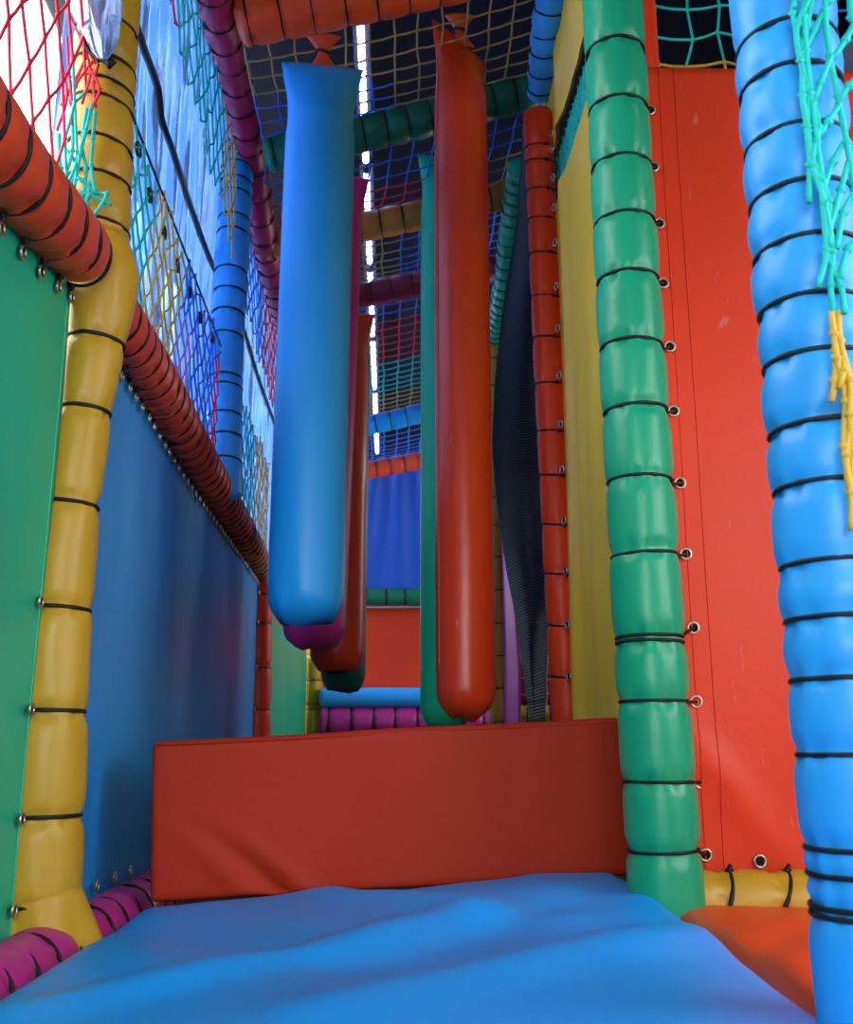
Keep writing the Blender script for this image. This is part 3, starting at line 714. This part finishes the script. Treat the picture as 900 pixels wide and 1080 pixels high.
# things seen through the gap right of the mesh
panel('facing_panel', 'small dark blue panel seen through the gap beside the red post', 'panel', quad(at(545, 585, 1, 4.62), at(640, 585, 1, 4.62), at(640, 642, 1, 4.62), at(545, 642, 1, 4.62)), 10, 6, 'deep', at(590, 642, 1, 4.62), nrm=V((0, -1, 0)))
panel('facing_panel', 'maroon panel behind tan net low in the gap beside the red post', 'panel', quad(at(545, 643, 1, 4.62), at(640, 643, 1, 4.62), at(640, 745, 1, 4.62), at(545, 745, 1, 4.62)), 10, 6, 'maroon', at(590, 745, 1, 4.62), nrm=V((0, -1, 0)))
net('barrier_net', 'tan square net in front of the maroon panel in the gap', quad(at(548, 560, 1, 4.4), at(620, 560, 1, 4.4), at(620, 748, 1, 4.4), at(548, 748, 1, 4.4)), 5, 12, {'a': ('tan_netting', 'ntan')}, at(590, 748, 1, 4.4), r=.003, diamond=False, seed=14, jit=.2)
pts = [at(545, 756, 1, 4.4), at(590, 756, 1, 4.4), at(640, 756, 1, 4.4)]
padded('floor_roll', 'yellow roll under the maroon panel in the gap', 'roll', pts, .05, 'yellow', even(4, .1, .9), seed=25)
struct('trim_2', MB().box(.5, 1.3, 4.3, 4.5, 0, .485).box(.5, 1.3, 4.56, 4.7, 0, .575), 'floor')

# ---------------------------------------------------------------- ceiling beams and nets
def beam(label, Y, pL, pR, mat, n, r=.055, seed=0, x0=-.46, x1=.45, tilt=.1):
    a = at(pL[0], pL[1], 1, Y); b = at(pR[0], pR[1], 1, Y); k = (b.z-a.z)/(b.x-a.x)
    A = V((x0, Y, a.z+k*(x0-a.x))); B = V((x1, Y, a.z+k*(x1-a.x)))
    padded('padded_beam', label, 'beam', [A, (A+B)/2+V((0, 0, -.008)), B], r, mat, even(n, .04, .96), seed=seed, tilt=tilt, tail=V((0, .6, 1)), pinch=.06, base=A)
    return A, B
BM = []
BM.append(beam('orange red laced cross beam at the very top', 2.2, (245, 25), (470, -24), 'orange', 11, .062, 31, x0=-.395))
BM.append(beam('dark green laced cross beam, second from the top', 2.75, (285, 163), (545, 100), 'dgreen', 13, .055, 32, x0=-.39, x1=.47))
BM.append(beam('amber yellow laced cross beam between the blue and red bags', 3.25, (390, 236), (545, 203), 'brown', 12, .052, 33))
BM.append(beam('maroon laced cross beam under the light strip', 3.8, (390, 308), (445, 297), 'maroon', 11, .052, 34))
BM.append(beam('blue laced cross beam far down the tunnel', 5.2, (390, 447), (445, 434), 'blue', 11, .055, 35))
BM.append(beam('dark red laced cross beam above the far blue wall', 5.9, (390, 494), (445, 484), 'rail', 11, .055, 36))
nn_ = ['tan', 'blue']
bands2 = dict(t=('tan_netting', 'ntan'), b=('blue_netting', 'nblue'), r=('red_netting', 'nred'), g=('teal_netting', 'nteal'))
def cnet(i, nu, nv, label, color, seed, a0=None):
    if a0: A, B = a0
    else: A, B = BM[i]
    C_, D_ = BM[i+1]; up_ = V((0, 0, .03)); q = V((0, .05, 0))
    net('ceiling_net', label, quad(A+up_+q, B+up_+q, D_+up_-q, C_+up_-q), nu, nv, bands2, (A+B)/2, r=.0028, diamond=False, jit=.12, color=color, seed=seed, sag=.03)
cnet(0, 13, 7, 'square ceiling net between the top two cross beams, mostly tan', lambda u, v: 't' if v < .6 or u > .45 else 'b', 41)
cnet(1, 13, 6, 'square blue ceiling net between the green and amber cross beams', lambda u, v: 'b' if v < .6 else 'r' if u < .6 else 't', 42)
cnet(2, 13, 7, 'square ceiling net between the amber and maroon cross beams', lambda u, v: 'b' if u > .5 else 't', 43)
cnet(3, 13, 20, 'long square ceiling net between the maroon and blue cross beams', lambda u, v: 'b' if v < .2 else 'r' if v < .5 else 'g' if v < .8 else 't', 44)
cnet(4, 13, 9, 'small square ceiling net between the blue and last red cross beams', lambda u, v: 'b', 45)
A, B = BM[0]
net('ceiling_net', 'tan square ceiling net in front of the topmost cross beam', quad(A+V((0, -1.2, .03)), B+V((0, -1.2, .03)), B+V((0, -.05, .03)), A+V((0, -.05, .03))), 13, 16, bands2, A, r=.0028, diamond=False, color=lambda u, v: 't', seed=46)
# LED tubes above the nets
def led(y0, y1, label):
    ro = root('tube_light', (-.12, (y0+y1)/2, 2.9), label, 'light', 'violet tube lights over the tunnel')
    MB().tube([V((-.12, y0, 2.9)), V((-.12, y1, 2.9))], .012, 12).build('light_tube', 'led', ro)
    MB().box(-.15, -.09, y0-.02, y1+.02, 2.92, 2.955).build('fixture', 'frame', ro, False)
    for y in (y0-.012, y1+.012): MB().tube([V((-.12, y-.012, 2.9)), V((-.12, y+.012, 2.9))], .021, 12).build('end_cap', 'frame', ro)
    for y in (y0+.1, y1-.1): MB().box(-.13, -.11, y-.01, y+.01, 2.955, ZC).build('bracket', 'frame', ro, False)
led(3.07, 3.95, 'glowing violet white tube light nearest, seen right of the blue bag top')
led(4.02, 4.9, 'glowing violet white tube light, second along the ceiling')
led(4.97, 5.85, 'glowing violet white tube light, third along the ceiling')
led(5.92, 6.8, 'glowing violet white tube light, fourth along the ceiling')
led(6.87, 8.4, 'glowing violet white tube light farthest down the tunnel')

# ---------------------------------------------------------------- far end wall
FE = 6.1
panel('facing_panel', 'dark blue draped panel at the far end of the tunnel', 'panel', quad(at(330, 497, 1, FE+.03), at(520, 490, 1, FE+.03), at(520, 632, 1, FE+.03), at(330, 632, 1, FE+.03)), 70, 20, 'deep', at(430, 632, 1, FE+.03), nrm=V((0, -1, 0)),
      disp=lambda u, v: .03*math.cos((u-.5)*46*(1-.45*v)+1)*(1-v*.6)*.5)
padded('padded_beam', 'dark green laced bar below the far blue panel', 'beam', [at(335, 630, 1, FE-.02), at(430, 630, 1, FE-.02), at(520, 630, 1, FE-.02)], .055, 'dgreen', even(9, .06, .94), seed=51, cord=.005)
panel('facing_panel', 'red vinyl panel at the far end above the blue bar', 'panel', quad(at(335, 641, 1, FE+.06), at(520, 641, 1, FE+.06), at(520, 727, 1, FE-.02), at(335, 727, 1, FE-.02)), 30, 20, 'red', at(430, 727, 1, FE), nrm=V((0, -1, 0)), disp=lambda u, v: .012*math.sin(PI*u)*math.cos(v*5))
padded('padded_beam', 'bright blue padded bar near floor at the far end', 'beam', [at(337, 736, 1, FE-.16), at(430, 736, 1, FE-.16), at(520, 736, 1, FE-.16)], .058, 'sky', [], seed=52)
padded('padded_beam', 'purple laced padded bar under the far blue bar', 'beam', [at(337, 761, 1, FE-.14), at(430, 761, 1, FE-.14), at(520, 761, 1, FE-.14)], .085, 'magenta', even(8, .06, .94), seed=53, cord=.006, tail=V((0, 0, 1)))
struct('trim_3', MB().box(-.45, .45, FE-.05, FE+.12, .1, .752), 'floor')

# ---------------------------------------------------------------- hanging bags
def bag(label, X, Y, ztop, zbot, r, mat, rot, seed, lean=0, topslant=0, strap=None, strapmat='rail', botslant=0, beamz=None, sq=.55):
    ro = root('hanging_bag', (X, Y, zbot), label, 'hanging bag', 'padded bags hanging from the cross beams')
    mb = MB(); n = 56; K = 90; H = ztop-zbot
    flat = r*1.22
    for j in range(K+1):
        t = j/K                         # 0 top .. 1 bottom
        s = t*H                         # distance from the top
        d = H-s
        f = 1-min(1, (s/.16))**.7 if s < .16 else 0      # flatness
        f = max(0, f)
        a = lerp(r, flat, f); b = lerp(r, .006, f**.8 if f > 0 else 0)
        if .04 < s < .2: a *= 1-.07*math.sin(PI*(s-.04)/.16)
        g = min(1, d/lerp(.075, .05, sq))
        e = (1-(1-g)**2.6)**.5 if g < 1 else 1
        a *= max(lerp(.45, .95, sq), lerp(e, e**.2, sq)); b *= max(.12, e)
        for i in range(n):
            ph = 2*PI*i/n; c, sn = math.cos(ph), math.sin(ph)
            pw = .62 if d < .05 else 1
            c2 = math.copysign(abs(c)**(lerp(1, .75, 1-g)), c)
            w = 1+.012*noise.noise(V((c*1.2+seed, sn*1.2, s*3)))+.11*math.exp(-d/.05)*noise.noise(V((c*3+seed, sn*3, s*14)))+.035*math.exp(-s/.1)*noise.noise(V((c*3+seed, sn*3, s*16)))
            x, y = a*c2*w, b*sn*w
            z = ztop-s + topslant*c*f*1 + botslant*c*math.exp(-d/.05)
            if d < .03: z -= .008*(1-d/.03)*(1-abs(c)**2)*(1+.5*noise.noise(V((c*4, seed, 1))))
            if d < .012: z += -.006*math.sin(ph*3+seed)
            xr = x*math.cos(rot)-y*math.sin(rot); yr = x*math.sin(rot)+y*math.cos(rot)
            mb.v.append(V((X+xr+lean*(s/H-.5), Y+yr, z)))
    for j in range(K):
        for i in range(n): mb.f.append((j*n+i, (j+1)*n+i, (j+1)*n+(i+1) % n, j*n+(i+1) % n))
    mb.f.append(tuple(range(n))); mb.f.append(tuple(K*n+i for i in range(n))[::-1])
    mb.build('bag_cover', mat, ro)
    # welded side seam
    sm = MB(); q = [V(mb.v[j*n+n//2])*1 for j in range(2, K-4)]; sm.tube(q, .0018, 5); sm.build('side_seam', mat, ro)
    # hanging strap up to its beam, pinched in the middle by a black tie
    bz = beamz
    st = MB(); L_ = []; k = 14
    tx = X-lean*.5
    for j in range(k+1):
        t = j/k; z = lerp(ztop-.015, bz, t); wd = .014+.03*abs(2*t-1)**1.5; th_ = .010
        for i in range(12):
            a = 2*PI*i/12; st.v.append(V((tx+wd*math.cos(a)*(1+.1*math.sin(3*a)), Y+th_*math.sin(a), z)))
    for j in range(k):
        for i in range(12): st.f.append((j*12+i, j*12+(i+1) % 12, (j+1)*12+(i+1) % 12, (j+1)*12+i))
    st.f.append(tuple(range(12))[::-1]); st.f.append(tuple(k*12+i for i in range(12)))
    st.build('strap', strapmat, ro)
    zm = (ztop-.015+bz)/2
    MB().tube([V((tx+.019*math.cos(a), Y+.014*math.sin(a), zm+.003*math.sin(2*a))) for a in [2*PI*q/18 for q in range(18)]], .0035, 6, closed=True).build('tie_cord', 'cord', ro)
    return ro
def topz(py, Y, px): return at(px, py, 1, Y).z
bag('blue vinyl punch bag hanging front left, topmost in view', -.178, 2.18, topz(70, 2.18, 345), topz(655, 2.18, 325), .082, 'blue', .12, 1, lean=-.006, beamz=2.13)
bag('magenta punch bag hanging directly behind the blue bag', -.187, 2.72, topz(184, 2.72, 370), topz(680, 2.72, 335), .085, 'pink', .25, 2, beamz=2.17, lean=-.03)
bag('red punch bag, third in the left row behind the magenta one', -.163, 3.2, topz(330, 3.2, 360), topz(706, 3.2, 356), .084, 'bagred', .1, 3, beamz=2.17, botslant=0)
bag('dark green punch bag, last in the left row behind the red', -.165, 3.7, topz(330, 3.7, 360), topz(727, 3.7, 362), .08, 'dgreen', .1, 4, beamz=2.17)
bag('long orange red punch bag hanging right of the tunnel centre', .186, 2.5, topz(45, 2.5, 490), topz(756, 2.5, 488), .073, 'bagred', .45, 5, topslant=-.045, beamz=2.46, sq=.1)
bag('green punch bag hanging behind the long orange red bag', .172, 3.1, topz(168, 3.1, 470), topz(769, 3.1, 466), .078, 'lit_green', .3, 6, beamz=2.3, sq=.3)

# ---------------------------------------------------------------- light
w = bpy.data.worlds.new('world'); S.world = w; w.use_nodes = True
bg = w.node_tree.nodes['Background']; bg.inputs[0].default_value = (.86, .9, 1, 1); bg.inputs[1].default_value = 5
def area(name, loc, rot, sx, sy, power, color):
    l = bpy.data.lights.new(name, 'AREA'); l.shape = 'RECTANGLE'; l.size = sx; l.size_y = sy; l.energy = power; l.color = color
    o = bpy.data.objects.new(name, l); COL.objects.link(o); o.location = loc; o.rotation_euler = rot; return o
# daylight entering by the window behind the viewer
area('hall_daylight', (-.1, YB+.02, 1.1), (math.radians(90), 0, 0), 1.6, 1.3, 34, (1, .97, .93))
area('added_side_light', (XR-.02, -.15, 1.2), (0, math.radians(90), 0), 1.1, 2.0, 26, (1, .98, .94))  # added light from the right, brightens the left panels
area('added_far_light', (XR-.05, 5.0, 1.5), (0, math.radians(90), 0), 1.0, 1.4, 28, (1, .97, .92))  # added, no known source here; brightens the far left panels
# daylight through the left windows
for a, b in wins: area('window_daylight', (XL+.02, (a+b)/2, 1.95), (0, math.radians(-90), 0), 1.7, b-a-.1, 36, (.88, .93, 1))
S.view_settings.view_transform = 'Standard'; S.view_settings.look = 'None'; S.view_settings.gamma = 1; S.view_settings.use_curve_mapping = False
S.view_settings.exposure = 0
